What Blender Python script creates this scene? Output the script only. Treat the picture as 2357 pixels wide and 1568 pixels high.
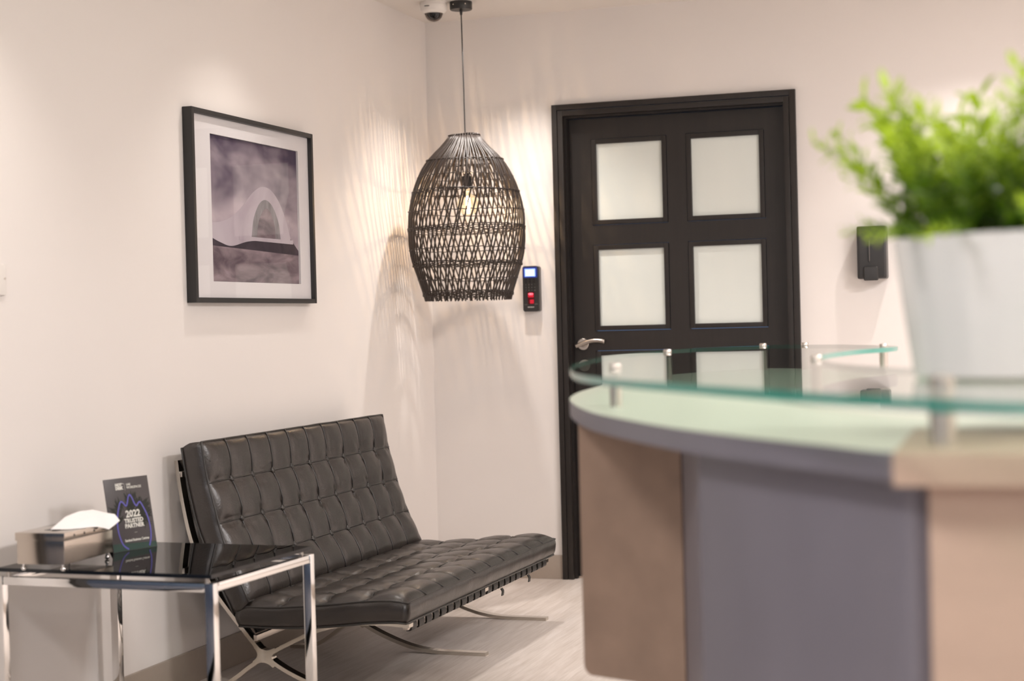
import bpy, bmesh, math, random
from mathutils import Vector, Matrix, noise
random.seed(7)
PI = math.pi
for o in list(bpy.data.objects):
    bpy.data.objects.remove(o, do_unlink=True)
S = bpy.context.scene
COL = S.collection

# ------------------------------------------------------------------ camera
yaw, pit, rol = -0.3163474, 0.0109874, -0.0253062
fw = Vector((math.sin(yaw)*math.cos(pit), math.cos(yaw)*math.cos(pit), -math.sin(pit)))
r0 = Vector((math.cos(yaw), -math.sin(yaw), 0)); u0 = r0.cross(fw)
RX = r0*math.cos(rol)+u0*math.sin(rol); UX = -r0*math.sin(rol)+u0*math.cos(rol)
cam = bpy.data.cameras.new('camera'); camo = bpy.data.objects.new('camera', cam); COL.objects.link(camo)
M = Matrix((RX, UX, -fw)).transposed().to_4x4(); M.translation = Vector((2.7363, -7.1910, 1.1626))
camo.matrix_world = M
cam.sensor_width = 36.0; cam.sensor_fit = 'HORIZONTAL'; cam.lens = 3836.84/2357*36
cam.clip_start = 0.05; cam.clip_end = 100
cam.dof.use_dof = True; cam.dof.focus_distance = 5.9; cam.dof.aperture_fstop = 2.5
S.camera = camo

# ------------------------------------------------------------------ world, exposure, large lights
w = bpy.data.worlds.new('world'); S.world = w; w.use_nodes = True
w.node_tree.nodes['Background'].inputs[0].default_value = (0.25, 0.42, 0.75, 1)
w.node_tree.nodes['Background'].inputs[1].default_value = 0.35
S.view_settings.view_transform = 'Standard'; S.view_settings.look = 'None'
S.view_settings.exposure = 0.22; S.view_settings.gamma = 1.0
try: S.view_settings.use_curve_mapping = False
except Exception: pass

def lamp(name, kind, loc, energy, color, rot=(0, 0, 0), **kw):
    l = bpy.data.lights.new(name, kind); l.energy = energy; l.color = color
    for k, v in kw.items(): setattr(l, k, v)
    o = bpy.data.objects.new(name, l); o.location = loc; o.rotation_euler = rot; COL.objects.link(o)
    return o
WARM = (1.0, 0.93, 0.87)
# added weak bluish fill from behind the camera, as if through a window
lamp('added_daylight', 'AREA', (2.8, -10.3, 1.45), 8, (0.86, 0.92, 1.0), (PI/2, 0, 0), shape='RECTANGLE', size=4.2, size_y=2.0)
# unseen ceiling light panels, added as soft fill for the room
FILL_PANELS = [(3.9, -2.5, 66), (4.2, -4.0, 54), (4.2, -6.4, 26), (1.3, -6.4, 40), (1.3, -8.8, 28), (4.2, -8.8, 24)]
for i, (x, y, e) in enumerate(FILL_PANELS):
    lamp('fill_panel_light', 'AREA', (x, y, 2.515), e, (1.0, 0.965, 0.965), (0, 0, 0), shape='SQUARE', size=0.58)
DOWN = [(0.52, -0.45), (2.40, -0.45), (4.3, -0.45), (0.44, -2.0), (2.40, -2.0), (4.3, -2.0),  # spots read from cast shadows, plus added unseen ones continuing the grid
        (0.44, -3.6), (2.40, -3.6), (0.44, -5.2), (2.9, -5.2), (4.3, -5.2)]
for i, (x, y) in enumerate(DOWN):
    e = 34
    if i == 0: e = 62
    if i == 1: e = 44
    if i == 3: e = 28
    if y < -5: e = 14
    lamp('downlight_beam', 'SPOT', (x, y, 2.520), e, WARM, (0, 0, 0), spot_size=math.radians(102 if i < 2 else 98), spot_blend=1.0, shadow_soft_size=0.02)
    if i in (): pass

# ------------------------------------------------------------------ materials
def nodemat(name):
    m = bpy.data.materials.new(name); m.use_nodes = True
    return m, m.node_tree.nodes, m.node_tree.links
def mat(name, col, rough=0.5, metal=0.0, coat=0.0, var=0.0, scale=8.0, bump=0.0, bscale=60.0, stretch=None, spec=None, coord='Object', trans=0.0, ior=None):
    m, N, L = nodemat(name); b = N['Principled BSDF']
    b.inputs['Base Color'].default_value = (*col, 1); b.inputs['Roughness'].default_value = rough
    b.inputs['Metallic'].default_value = metal
    if coat: b.inputs['Coat Weight'].default_value = coat; b.inputs['Coat Roughness'].default_value = 0.08
    if spec is not None: b.inputs['Specular IOR Level'].default_value = spec
    if trans: b.inputs['Transmission Weight'].default_value = trans
    if ior: b.inputs['IOR'].default_value = ior
    tc = N.new('ShaderNodeTexCoord'); mp = N.new('ShaderNodeMapping')
    L.new(tc.outputs[coord], mp.inputs[0])
    if stretch: mp.inputs['Scale'].default_value = stretch
    n = N.new('ShaderNodeTexNoise'); n.inputs['Scale'].default_value = scale; n.inputs['Detail'].default_value = 5
    L.new(mp.outputs[0], n.inputs['Vector'])
    mx = N.new('ShaderNodeMix'); mx.data_type = 'RGBA'
    v = max(var, 0.01)
    mx.inputs['A'].default_value = (*[max(0, c*(1-v)) for c in col], 1)
    mx.inputs['B'].default_value = (*[min(1, c*(1+v)) for c in col], 1)
    L.new(n.outputs['Fac'], mx.inputs['Factor']); L.new(mx.outputs['Result'], b.inputs['Base Color'])
    if bump:
        n2 = N.new('ShaderNodeTexNoise'); n2.inputs['Scale'].default_value = bscale; n2.inputs['Detail'].default_value = 4
        L.new(mp.outputs[0], n2.inputs['Vector'])
        bp = N.new('ShaderNodeBump'); bp.inputs['Strength'].default_value = bump; bp.inputs['Distance'].default_value = 0.002
        L.new(n2.outputs['Fac'], bp.inputs['Height']); L.new(bp.outputs[0], b.inputs['Normal'])
    return m
def emis(name, col, s):
    m, N, L = nodemat(name); b = N['Principled BSDF']
    b.inputs['Base Color'].default_value = (*col, 1); b.inputs['Emission Color'].default_value = (*col, 1)
    b.inputs['Emission Strength'].default_value = s
    return m
def sheet_glass(name, tint, ior=1.5, rough=0.0):
    """thin clear sheet: tinted straight transmission plus a Fresnel reflection on the side facing out"""
    m, N, L = nodemat(name); N.clear()
    out = N.new('ShaderNodeOutputMaterial'); t = N.new('ShaderNodeBsdfTransparent'); t.inputs[0].default_value = (*tint, 1)
    g = N.new('ShaderNodeBsdfGlossy'); g.inputs['Roughness'].default_value = rough
    f = N.new('ShaderNodeFresnel'); f.inputs[0].default_value = ior
    geo = N.new('ShaderNodeNewGeometry'); inv = N.new('ShaderNodeMath'); inv.operation = 'SUBTRACT'; inv.inputs[0].default_value = 1
    L.new(geo.outputs['Backfacing'], inv.inputs[1]); mu = N.new('ShaderNodeMath'); mu.operation = 'MULTIPLY'
    L.new(f.outputs[0], mu.inputs[0]); L.new(inv.outputs[0], mu.inputs[1])
    mix = N.new('ShaderNodeMixShader'); L.new(mu.outputs[0], mix.inputs[0]); L.new(t.outputs[0], mix.inputs[1]); L.new(g.outputs[0], mix.inputs[2])
    L.new(mix.outputs[0], out.inputs[0])
    return m

m_wall = mat('wall_paint', (0.80, 0.755, 0.725), 0.62, var=0.012, scale=2.0, bump=0.06, bscale=220)
m_added_door = mat('added_blue_glazing', (0.030, 0.042, 0.072), 0.2, coat=0.3)  # for the unseen added door that darkens the chrome's reflections
m_darkwall = mat('dark_blue_wall', (0.035, 0.045, 0.07), 0.5)
m_ceil = mat('ceiling_paint', (0.80, 0.75, 0.70), 0.7, var=0.01, scale=2, bump=0.1, bscale=120)
m_base = mat('baseboard_tile', (0.36, 0.30, 0.25), 0.45, var=0.06, scale=30, bump=0.05)
m_frame = mat('dark_wood', (0.016, 0.012, 0.010), 0.42, var=0.35, scale=6, stretch=(14, 14, 0.8), bump=0.08, bscale=30)
m_frost = mat('frosted_glass', (0.74, 0.78, 0.74), 0.24, var=0.02, scale=3, stretch=(5, 1, .3))
m_steel = mat('brushed_steel', (0.60, 0.55, 0.50), 0.30, 1.0, var=0.04, scale=80)
m_chrome = mat('chrome', (0.86, 0.85, 0.84), 0.06, 1.0, var=0.01)
m_chrome2 = mat('frame_steel', (0.66, 0.62, 0.56), 0.12, 1.0, var=0.03)
m_leather = mat('black_leather', (0.027, 0.021, 0.018), 0.31, var=0.30, scale=9, bump=0.35, bscale=170, spec=0.75)
# long soft creases on top of the grain
_n = m_leather.node_tree.nodes; _l = m_leather.node_tree.links; _b = _n['Principled BSDF']
_tc = _n.new('ShaderNodeTexCoord'); _w = _n.new('ShaderNodeTexNoise'); _w.inputs['Scale'].default_value = 11; _w.inputs['Detail'].default_value = 4; _w.inputs['Distortion'].default_value = .5
_l.new(_tc.outputs['Object'], _w.inputs['Vector']); _bp = _n.new('ShaderNodeBump'); _bp.inputs['Strength'].default_value = .22; _bp.inputs['Distance'].default_value = .012
_l.new(_w.outputs['Fac'], _bp.inputs['Height']); _l.new(_b.inputs['Normal'].links[0].from_socket, _bp.inputs['Normal']); _l.new(_bp.outputs[0], _b.inputs['Normal'])
m_piping = mat('leather_piping', (0.020, 0.017, 0.015), 0.40, var=0.1, bump=0.1, spec=0.7)
m_strap = mat('strap_leather', (0.016, 0.014, 0.013), 0.45, var=0.2, bump=0.1)
m_black = mat('satin_black', (0.018, 0.017, 0.017), 0.38, var=0.05)
m_blackplastic = mat('black_plastic', (0.028, 0.026, 0.025), 0.35, var=0.05, bump=0.03)
m_greyplastic = mat('grey_plastic', (0.10, 0.09, 0.085), 0.42, var=0.03)
m_white = mat('white_plastic', (0.80, 0.76, 0.72), 0.4, var=0.01)
m_rattan = mat('dark_rattan', (0.036, 0.025, 0.020), 0.42, var=0.45, scale=40, bump=0.25, bscale=150)
m_mat = mat('picture_mat', (0.80, 0.77, 0.75), 0.8, var=0.01)
m_paper = mat('tissue_paper', (0.86, 0.84, 0.83), 0.9, var=0.01, bump=0.1, bscale=40)
m_pot = mat('glazed_ceramic', (0.68, 0.66, 0.66), 0.22, var=0.01, coat=0.3)
m_soil = mat('soil', (0.03, 0.02, 0.012), 0.9, var=0.4, scale=60, bump=0.5)
m_stem = mat('plant_stem', (0.10, 0.16, 0.03), 0.5, var=0.2)
m_desk_grey = mat('grey_laminate', (0.148, 0.138, 0.162), 0.42, var=0.16, scale=6, stretch=(1, 1, .5), bump=0.03)
m_desk_brown = mat('suede_brown_laminate', (0.30, 0.205, 0.150), 0.5, var=0.26, scale=12, bump=0.05)
m_desk_tan = mat('tan_laminate', (0.43, 0.305, 0.238), 0.45, var=0.10, scale=7, stretch=(1, 1, 3))
m_counter = mat('counter_white', (0.60, 0.58, 0.52), 0.35, var=0.01)
m_plinth = mat('plinth_black', (0.02, 0.02, 0.02), 0.6)
m_glass_edge = mat('glass_edge', (0.006, 0.20, 0.155), 0.3, var=0.15, scale=6, coat=0.5)
m_desk_glass = sheet_glass('desk_glass', (0.88, 0.97, 0.925))
m_smoke = sheet_glass('smoked_glass', (0.10, 0.095, 0.095))
m_smoke_edge = mat('smoked_glass_edge', (0.006, 0.008, 0.012), 0.15)
m_pic_glass = sheet_glass('picture_glass', (0.97, 0.97, 0.98), ior=1.42)
m_bulb = sheet_glass('bulb_glass', (0.97, 0.90, 0.80), ior=1.3)
_n = m_bulb.node_tree.nodes; _l = m_bulb.node_tree.links; _e = _n.new('ShaderNodeEmission'); _e.inputs[0].default_value = (1, .74, .45, 1); _e.inputs[1].default_value = 1.6
_m = _n.new('ShaderNodeMixShader'); _m.inputs[0].default_value = .28; _o = [x for x in _n if x.type == 'OUTPUT_MATERIAL'][0]
_l.new(_o.inputs[0].links[0].from_socket, _m.inputs[1]); _l.new(_e.outputs[0], _m.inputs[2]); _l.new(_m.outputs[0], _o.inputs[0])
m_dome = sheet_glass('camera_dome_glass', (0.42, 0.38, 0.36), ior=1.5)
m_fil = emis('filament_glow', (1.0, 0.62, 0.28), 260)
m_lens = mat('lens', (0.01, 0.01, 0.012), 0.05)
m_led = emis('indicator', (0.9, 0.85, 0.8), 0.8)
m_trim = mat('trim_white', (0.8, 0.77, 0.74), 0.4)

# leaf: green with brighter tips, slightly translucent
m_leaf, N, L = nodemat('leaf_green'); b = N['Principled BSDF']
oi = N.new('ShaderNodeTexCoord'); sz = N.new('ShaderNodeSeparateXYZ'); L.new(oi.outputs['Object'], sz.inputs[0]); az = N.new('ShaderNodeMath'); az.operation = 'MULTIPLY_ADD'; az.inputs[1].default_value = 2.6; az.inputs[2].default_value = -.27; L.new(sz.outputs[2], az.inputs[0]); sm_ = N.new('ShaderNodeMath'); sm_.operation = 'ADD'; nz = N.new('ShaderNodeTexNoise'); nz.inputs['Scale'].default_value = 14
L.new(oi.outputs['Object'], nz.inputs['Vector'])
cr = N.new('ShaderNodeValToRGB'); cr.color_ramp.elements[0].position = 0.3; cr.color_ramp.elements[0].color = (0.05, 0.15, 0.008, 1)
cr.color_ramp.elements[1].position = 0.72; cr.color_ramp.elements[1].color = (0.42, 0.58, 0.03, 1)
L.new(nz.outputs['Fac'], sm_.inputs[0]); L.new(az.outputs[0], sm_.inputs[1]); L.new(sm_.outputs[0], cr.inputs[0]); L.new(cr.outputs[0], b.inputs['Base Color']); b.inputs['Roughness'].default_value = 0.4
tl = N.new('ShaderNodeBsdfTranslucent'); L.new(cr.outputs[0], tl.inputs[0]); mx = N.new('ShaderNodeMixShader'); mx.inputs[0].default_value = 0.25
L.new(b.outputs[0], mx.inputs[1]); L.new(tl.outputs[0], mx.inputs[2]); L.new(mx.outputs[0], N['Material Output'].inputs[0])

# floor: pale oak vinyl, grain along the room (Y)
m_floor, N, L = nodemat('pale_oak_floor'); b = N['Principled BSDF']
tc = N.new('ShaderNodeTexCoord'); mp = N.new('ShaderNodeMapping'); mp.inputs['Scale'].default_value = (9, 0.9, 1)
L.new(tc.outputs['Object'], mp.inputs[0])
n1 = N.new('ShaderNodeTexNoise'); n1.inputs['Scale'].default_value = 3.2; n1.inputs['Detail'].default_value = 8; n1.inputs['Distortion'].default_value = 1.1
L.new(mp.outputs[0], n1.inputs['Vector'])
mp2 = N.new('ShaderNodeMapping'); mp2.inputs['Scale'].default_value = (70, 2.6, 1); L.new(tc.outputs['Object'], mp2.inputs[0])
n2 = N.new('ShaderNodeTexNoise'); n2.inputs['Scale'].default_value = 1.6; n2.inputs['Detail'].default_value = 6; n2.inputs['Distortion'].default_value = 0.8
L.new(mp2.outputs[0], n2.inputs['Vector'])
ad = N.new('ShaderNodeMath'); ad.operation = 'ADD'; L.new(n1.outputs['Fac'], ad.inputs[0]); L.new(n2.outputs['Fac'], ad.inputs[1])
cr = N.new('ShaderNodeValToRGB'); cr.color_ramp.elements[0].position = 0.72; cr.color_ramp.elements[0].color = (0.60, 0.525, 0.47, 1)
cr.color_ramp.elements[1].position = 1.25; cr.color_ramp.elements[1].color = (0.77, 0.70, 0.655, 1)
hv = N.new('ShaderNodeMath'); hv.operation = 'MULTIPLY'; hv.inputs[1].default_value = 0.5; L.new(ad.outputs[0], hv.inputs[0])
cr.color_ramp.elements[0].position = 0.34; cr.color_ramp.elements[1].position = 0.62
L.new(hv.outputs[0], cr.inputs[0]); L.new(cr.outputs[0], b.inputs['Base Color']); b.inputs['Roughness'].default_value = 0.42
bp = N.new('ShaderNodeBump'); bp.inputs['Strength'].default_value = 0.12; bp.inputs['Distance'].default_value = 0.001
L.new(n2.outputs['Fac'], bp.inputs['Height']); L.new(bp.outputs[0], b.inputs['Normal'])

# ------------------------------------------------------------------ mesh helpers
def link(name, me, m=None, parent=None, smooth=False):
    if m is not None:
        for mm in (m if isinstance(m, (list, tuple)) else [m]): me.materials.append(mm)
    if smooth:
        for p in me.polygons: p.use_smooth = True
    o = bpy.data.objects.new(name, me); COL.objects.link(o)
    if parent is not None: o.parent = parent
    return o
def new(name, vs, fs, m=None, parent=None, smooth=False):
    me = bpy.data.meshes.new(name); me.from_pydata([tuple(v) for v in vs], [], fs); me.update()
    bmx = bmesh.new(); bmx.from_mesh(me); bmesh.ops.recalc_face_normals(bmx, faces=bmx.faces); bmx.to_mesh(me); bmx.free()
    return link(name, me, m, parent, smooth)
def tag(o, label=None, cat=None, group=None, kind=None):
    if label: o['label'] = label
    if cat: o['category'] = cat
    if group: o['group'] = group
    if kind: o['kind'] = kind
    return o
def empty(name, loc=(0, 0, 0), rz=0.0, label=None, cat=None, group=None, kind=None):
    o = bpy.data.objects.new(name, None); o.empty_display_size = 0.05; o.location = loc; o.rotation_euler = (0, 0, rz)
    COL.objects.link(o); return tag(o, label, cat, group, kind)
def bm_box(bm, c, s, bev=0.0, rot=None, seg=2):
    r = bmesh.ops.create_cube(bm, size=1.0); vs = r['verts']
    bmesh.ops.scale(bm, vec=s, verts=vs)
    if bev:
        es = list({e for v in vs for e in v.link_edges})
        g = bmesh.ops.bevel(bm, geom=es, offset=bev, segments=seg, profile=0.7, affect='EDGES', clamp_overlap=True)
        vs = list({v for f in g['faces'] for v in f.verts} | {v for v in vs if v.is_valid})
    if rot is not None: bmesh.ops.transform(bm, matrix=rot, verts=vs)
    bmesh.ops.translate(bm, vec=c, verts=vs)
    return vs
def bm_obj(name, bm, m=None, parent=None, smooth=False, auto=None):
    bmesh.ops.recalc_face_normals(bm, faces=bm.faces)
    me = bpy.data.meshes.new(name); bm.to_mesh(me); bm.free()
    o = link(name, me, m, parent, smooth or auto is not None)
    if auto is not None: sharp(me, auto)
    return o
def sharp(me, ang):
    b2 = bmesh.new(); b2.from_mesh(me)
    for e in b2.edges:
        if len(e.link_faces) == 2 and e.calc_face_angle(0) > ang: e.smooth = False
    b2.to_mesh(me); b2.free()
def box(name, lo, hi, m, parent=None, bev=0.0, rot=None):
    bm = bmesh.new(); c = [(a+b)/2 for a, b in zip(lo, hi)]; s = [b-a for a, b in zip(lo, hi)]
    bm_box(bm, c, s, bev); return bm_obj(name, bm, m, parent, auto=0.6 if bev else None)
def boxes(name, L_, m, parent=None, bev=0.0):
    bm = bmesh.new()
    for lo, hi in L_:
        bm_box(bm, [(a+b)/2 for a, b in zip(lo, hi)], [b-a for a, b in zip(lo, hi)], bev)
    return bm_obj(name, bm, m, parent, auto=0.6 if bev else None)
def tube_data(path, rad, n=8, closed=False, up=None):
    """path: Vectors; rad: number or list"""
    P = [Vector(p) for p in path]; K = len(P); vs = []; fs = []
    prev = None
    for i, p in enumerate(P):
        a = P[(i-1) % K] if (closed or i > 0) else p; c = P[(i+1) % K] if (closed or i < K-1) else p
        t = (c-a).normalized()
        if prev is None:
            ref = Vector(up) if up else (Vector((0, 0, 1)) if abs(t.z) < 0.9 else Vector((1, 0, 0)))
            x = ref.cross(t).normalized()
        else:
            x = (prev - t*prev.dot(t)).normalized()
        prev = x; y = t.cross(x)
        r = rad[i] if isinstance(rad, (list, tuple)) else rad
        for k in range(n):
            an = 2*PI*k/n; vs.append(p + x*(r*math.cos(an)) + y*(r*math.sin(an)))
    R = K if closed else K-1
    for i in range(R):
        j = (i+1) % K
        for k in range(n):
            k2 = (k+1) % n; fs.append((i*n+k, i*n+k2, j*n+k2, j*n+k))
    if not closed:
        fs.append(tuple(range(n-1, -1, -1))); fs.append(tuple((K-1)*n+k for k in range(n)))
    return vs, fs
def merge(parts):
    V = []; F = []
    for vs, fs in parts:
        o = len(V); V += vs; F += [tuple(i+o for i in f) for f in fs]
    return V, F
def tube(name, path, rad, m, parent=None, n=8, closed=False, up=None):
    v, f = tube_data(path, rad, n, closed, up); return new(name, v, f, m, parent, True)
def lathe(name, prof, m, parent=None, n=32, loc=(0, 0, 0), smooth=True, auto=0.7):
    vs = []; fs = []; K = len(prof)
    for i in range(n):
        a = 2*PI*i/n
        for r, z in prof: vs.append((loc[0]+r*math.cos(a), loc[1]+r*math.sin(a), loc[2]+z))
    for i in range(n):
        j = (i+1) % n
        for k in range(K-1):
            fs.append((i*K+k, j*K+k, j*K+k+1, i*K+k+1))
    me = bpy.data.meshes.new(name); me.from_pydata(vs, [], fs)
    bm = bmesh.new(); bm.from_mesh(me); bmesh.ops.remove_doubles(bm, verts=bm.verts, dist=1e-6)
    bm.faces.ensure_lookup_table(); bmesh.ops.recalc_face_normals(bm, faces=bm.faces); bm.to_mesh(me); bm.free()
    o = link(name, me, m, parent, smooth)
    if auto: sharp(me, auto)
    return o
def prism(name, poly, z0, z1, m, parent=None, side_slot=0, bev=0.0):
    """vertical extrusion of an xy polygon"""
    bm = bmesh.new(); vs = [bm.verts.new((x, y, z0)) for x, y in poly]; f = bm.faces.new(vs)
    r = bmesh.ops.extrude_face_region(bm, geom=[f]); up = [g for g in r['geom'] if isinstance(g, bmesh.types.BMVert)]
    bmesh.ops.translate(bm, vec=(0, 0, z1-z0), verts=up)
    bmesh.ops.recalc_face_normals(bm, faces=bm.faces)
    for f in bm.faces:
        if abs(f.normal.z) < 0.5: f.material_index = side_slot
    me = bpy.data.meshes.new(name); bm.to_mesh(me); bm.free()
    o = link(name, me, m, parent, True); sharp(me, 0.6)
    return o
def smooth_path(pts, n=8):
    """Catmull-Rom through the points"""
    P = [Vector(p) for p in pts]; out = []
    for i in range(len(P)-1):
        p0 = P[i-1] if i else P[0]*2-P[1]; p1 = P[i]; p2 = P[i+1]; p3 = P[i+2] if i+2 < len(P) else P[-1]*2-P[-2]
        for k in range(n):
            t = k/n
            out.append(0.5*((2*p1)+(p2-p0)*t+(2*p0-5*p1+4*p2-p3)*t*t+(3*p1-p0-3*p2+p3)*t*t*t))
    out.append(P[-1]); return out
def text(name, s, size, m, parent, mtx, align='CENTER', bold=0.0, ext=0.0004, xs=1.0, spacing=1.0, lines=1.0):
    cu = bpy.data.curves.new(name, 'FONT'); cu.body = s; cu.size = size; cu.align_x = align; cu.extrude = ext; cu.offset = bold
    cu.space_character = spacing; cu.space_line = lines; cu.resolution_u = 2
    t = bpy.data.objects.new('tmp', cu); COL.objects.link(t)
    dg = bpy.context.evaluated_depsgraph_get(); dg.update()
    me = bpy.data.meshes.new_from_object(t.evaluated_get(dg)); bpy.data.objects.remove(t)
    me.transform(Matrix.Diagonal((xs, 1, 1, 1))); me.transform(mtx); me.name = name
    me.materials.clear()
    return link(name, me, m, parent)
def frame_mtx(origin, ex, ey):
    ex = Vector(ex).normalized(); ey = Vector(ey).normalized(); ez = ex.cross(ey)
    m_ = Matrix((ex, ey, ez)).transposed().to_4x4(); m_.translation = Vector(origin); return m_

# ------------------------------------------------------------------ room shell
XR, YF, H = 5.6, -10.6, 2.549
tag(box('floor', (-0.12, YF-0.12, -0.1), (XR+0.12, 0.14, 0), m_floor), kind='structure')
tag(box('ceiling', (-0.12, YF-0.12, H), (XR+0.12, 0.14, H+0.1), m_ceil), kind='structure')
tag(box('wall_left', (-0.12, YF, 0), (0, 0, H), m_wall), kind='structure')
tag(box('wall_right', (XR, YF, 0), (XR+0.12, 0, H), m_wall), kind='structure')
DX0, DX1, DH = 0.628, 1.662, 2.105                    # door opening
tag(boxes('wall_back', [((-0.12, 0, 0), (DX0, 0.14, H)), ((DX1, 0, 0), (XR+0.12, 0.14, H)), ((DX0, 0, DH), (DX1, 0.14, H))], m_wall), kind='structure')
# added unseen front behind the camera: dark for the chrome's reflections, one wide window
tag(boxes('wall_front', [((-0.12, YF-0.12, 0), (0.6, YF, H)), ((5.0, YF-0.12, 0), (XR+0.12, YF, H)),
                         ((0.6, YF-0.12, 0), (5.0, YF, 0.3)), ((0.6, YF-0.12, 2.45), (5.0, YF, H))], m_darkwall), kind='structure')
# unseen dark blue double door, added to give the chrome dark reflections
d2 = empty('added_door_2', (0, -5.25, 0), kind='structure')
boxes('door_frame', [((.0, -1.55, 0), (.03, -1.49, 2.2)), ((.0, 1.49, 0), (.03, 1.55, 2.2)), ((.0, -1.49, 2.14), (.03, 1.49, 2.2)), ((.0, -.03, 0), (.03, .03, 2.14))], m_frame, d2)
box('pane', (.0, -1.49, .0), (.012, -.03, 2.14), m_added_door, d2); box('pane', (.0, .03, .0), (.012, 1.49, 2.14), m_added_door, d2)
wn = empty('window_1', (2.8, YF-0.06, 0.3), kind='structure')
fb = [((-2.2, -.03, 0), (-2.14, .03, 2.15)), ((2.14, -.03, 0), (2.2, .03, 2.15)), ((-2.14, -.03, 0), (2.14, .03, .06)), ((-2.14, -.03, 2.09), (2.14, .03, 2.15)),
      ((-.76, -.03, .06), (-.70, .03, 2.09)), ((.70, -.03, .06), (.76, .03, 2.09))]
boxes('window_frame', fb, m_frame, wn)
for x0, x1 in ((-2.14, -.76), (-.70, .70), (.76, 2.14)):
    box('pane', (x0, -.003, .06), (x1, .003, 2.09), m_desk_glass, wn)
tag(box('baseboard_left', (0, YF, 0), (0.012, -0.0125, 0.108), m_base, bev=0.0015), kind='structure')
tag(box('baseboard_back', (0.0, -0.012, 0), (0.599, 0, 0.108), m_base, bev=0.0015), kind='structure')
tag(box('baseboard_right', (1.692, -0.012, 0), (XR, 0, 0.108), m_base, bev=0.0015), kind='structure')

# ------------------------------------------------------------------ door
dr = empty('door_1', ((DX0+DX1)/2, 0, 0), kind='structure'); cx = (DX0+DX1)/2
def dbox(name, L_, m, parent=dr, bev=0.0):
    return boxes(name, [((a[0]-cx, a[1], a[2]), (b[0]-cx, b[1], b[2])) for a, b in L_], m, parent, bev)
FX0, FX1, FT = 0.601, 1.690, 2.130
a1 = dbox('architrave', [((FX0, -0.022, 0), (FX0+0.024, 0, FT)), ((FX1-0.026, -0.022, 0), (FX1, 0, FT)), ((FX0+0.024, -0.022, FT-0.025), (FX1-0.026, 0, FT))], m_frame, bev=0.002)
a2 = dbox('inner_architrave', [((FX0+0.0265, -0.019, 0), (FX0+0.050, 0.012, FT-0.0275)), ((FX1-0.052, -0.019, 0), (FX1-0.0285, 0.012, FT-0.0275)),
                      ((FX0+0.050, -0.019, FT-0.052), (FX1-0.052, 0.012, FT-0.0275))], m_frame, bev=0.0015)
jb = dbox('jamb', [((FX0+0.045, 0.012, 0), (FX0+0.058, 0.10, FT-0.060)), ((FX1-0.060, 0.012, 0), (FX1-0.047, 0.10, FT-0.060)),
                   ((FX0+0.045, 0.012, FT-0.060), (FX1-0.047, 0.10, FT-0.047))], m_frame)
LX0, LX1, LT, LY = FX0+0.060, FX1-0.062, FT-0.063, 0.052
cols = [(0.761, 1.108), (1.194, 1.541)]; rows = [(1.588, 1.975), (1.113, 1.500), (0.638, 1.025), (0.163, 0.550)]
L_ = [((LX0, LY, 0.012), (cols[0][0], LY+0.04, LT)), ((cols[0][1], LY, 0.012), (cols[1][0], LY+0.04, LT)), ((cols[1][1], LY, 0.012), (LX1, LY+0.04, LT))]
for c0, c1 in cols:
    zs = [0.012]+[z for r in reversed(rows) for z in r]+[LT]
    for k in range(0, len(zs), 2): L_.append(((c0, LY, zs[k]), (c1, LY+0.04, zs[k+1])))
lf = dbox('leaf', L_, m_frame)
mw = 0.021
for c0, c1 in cols:
    for z0, z1 in rows:
        c0_, c1_, z0_, z1_ = c0+.002, c1-.002, z0+.002, z1-.002
        mo = dbox('glazing_bead', [((c0_, LY-0.004, z0_), (c0_+mw, LY+0.03, z1_)), ((c1_-mw, LY-0.004, z0_), (c1_, LY+0.03, z1_)),
                                   ((c0_+mw, LY-0.004, z0_), (c1_-mw, LY+0.03, z0_+mw)), ((c0_+mw, LY-0.004, z1_-mw), (c1_-mw, LY+0.03, z1_))], m_frame, bev=0.0015)
        p = dbox('pane', [((c0_+mw-.003, LY+0.010, z0_+mw-.003), (c1_-mw+.003, LY+0.016, z1_-mw+.003))], m_frost)
        p['label'] = 'white frosted square pane'
dbox('threshold', [((LX0+.0, 0.03, 0), (LX1, 0.10, 0.009))], m_steel)
# lever handle and keyhole rose (pixel 1340,787 / 1340,832)
hx, hz = 0.703-cx, 1.055
ho = empty('door_handle', (hx, LY, hz)); ho.parent = dr
me = lathe('rose', [(0, -0.002), (0.026, -0.002), (0.026, 0.006), (0.024, 0.008), (0.0, 0.008)], m_steel, ho, 40)
me.data.transform(Matrix.Rotation(PI/2, 4, 'X'))
lv = smooth_path([(0, 0, 0), (0, -.028, 0), (-.008, -.046, -.004), (.012, -.052, .004), (.045, -.054, .0165), (.080, -.054, .0165), (.112, -.052, .010)], 8)
lv = smooth_path([(0, -.004, 0), (0, -.044, 0)], 4)
tube('neck', lv, 0.009, m_steel, ho, 14)
lv = smooth_path([(-.020, -.050, -.008), (0, -.051, .0005), (.03, -.052, .0105), (.06, -.052, .0155), (.09, -.052, .0150), (.112, -.051, .0105)], 8)
tube('lever', lv, 0.0088, m_steel, ho, 16, up=(0, 1, 0))
ko = empty('keyhole_rose', (hx+0.004, LY, hz-0.096)); ko.parent = dr
me = lathe('rose', [(0, -0.002), (0.026, -0.002), (0.026, 0.005), (0.024, 0.007), (0.0, 0.007)], m_steel, ko, 40); me.data.transform(Matrix.Rotation(PI/2, 4, 'X'))
me = lathe('cylinder', [(0, 0.006), (0.0085, 0.006), (0.008, 0.009), (0, 0.009)], m_chrome2, ko, 24, loc=(0, 0, 0)); me.data.transform(Matrix.Rotation(PI/2, 4, 'X')); me.location = (0, 0, .006)
box('key_slot', (-.001, -.0098, .001), (.001, -.0088, .011), m_black, ko)

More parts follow.
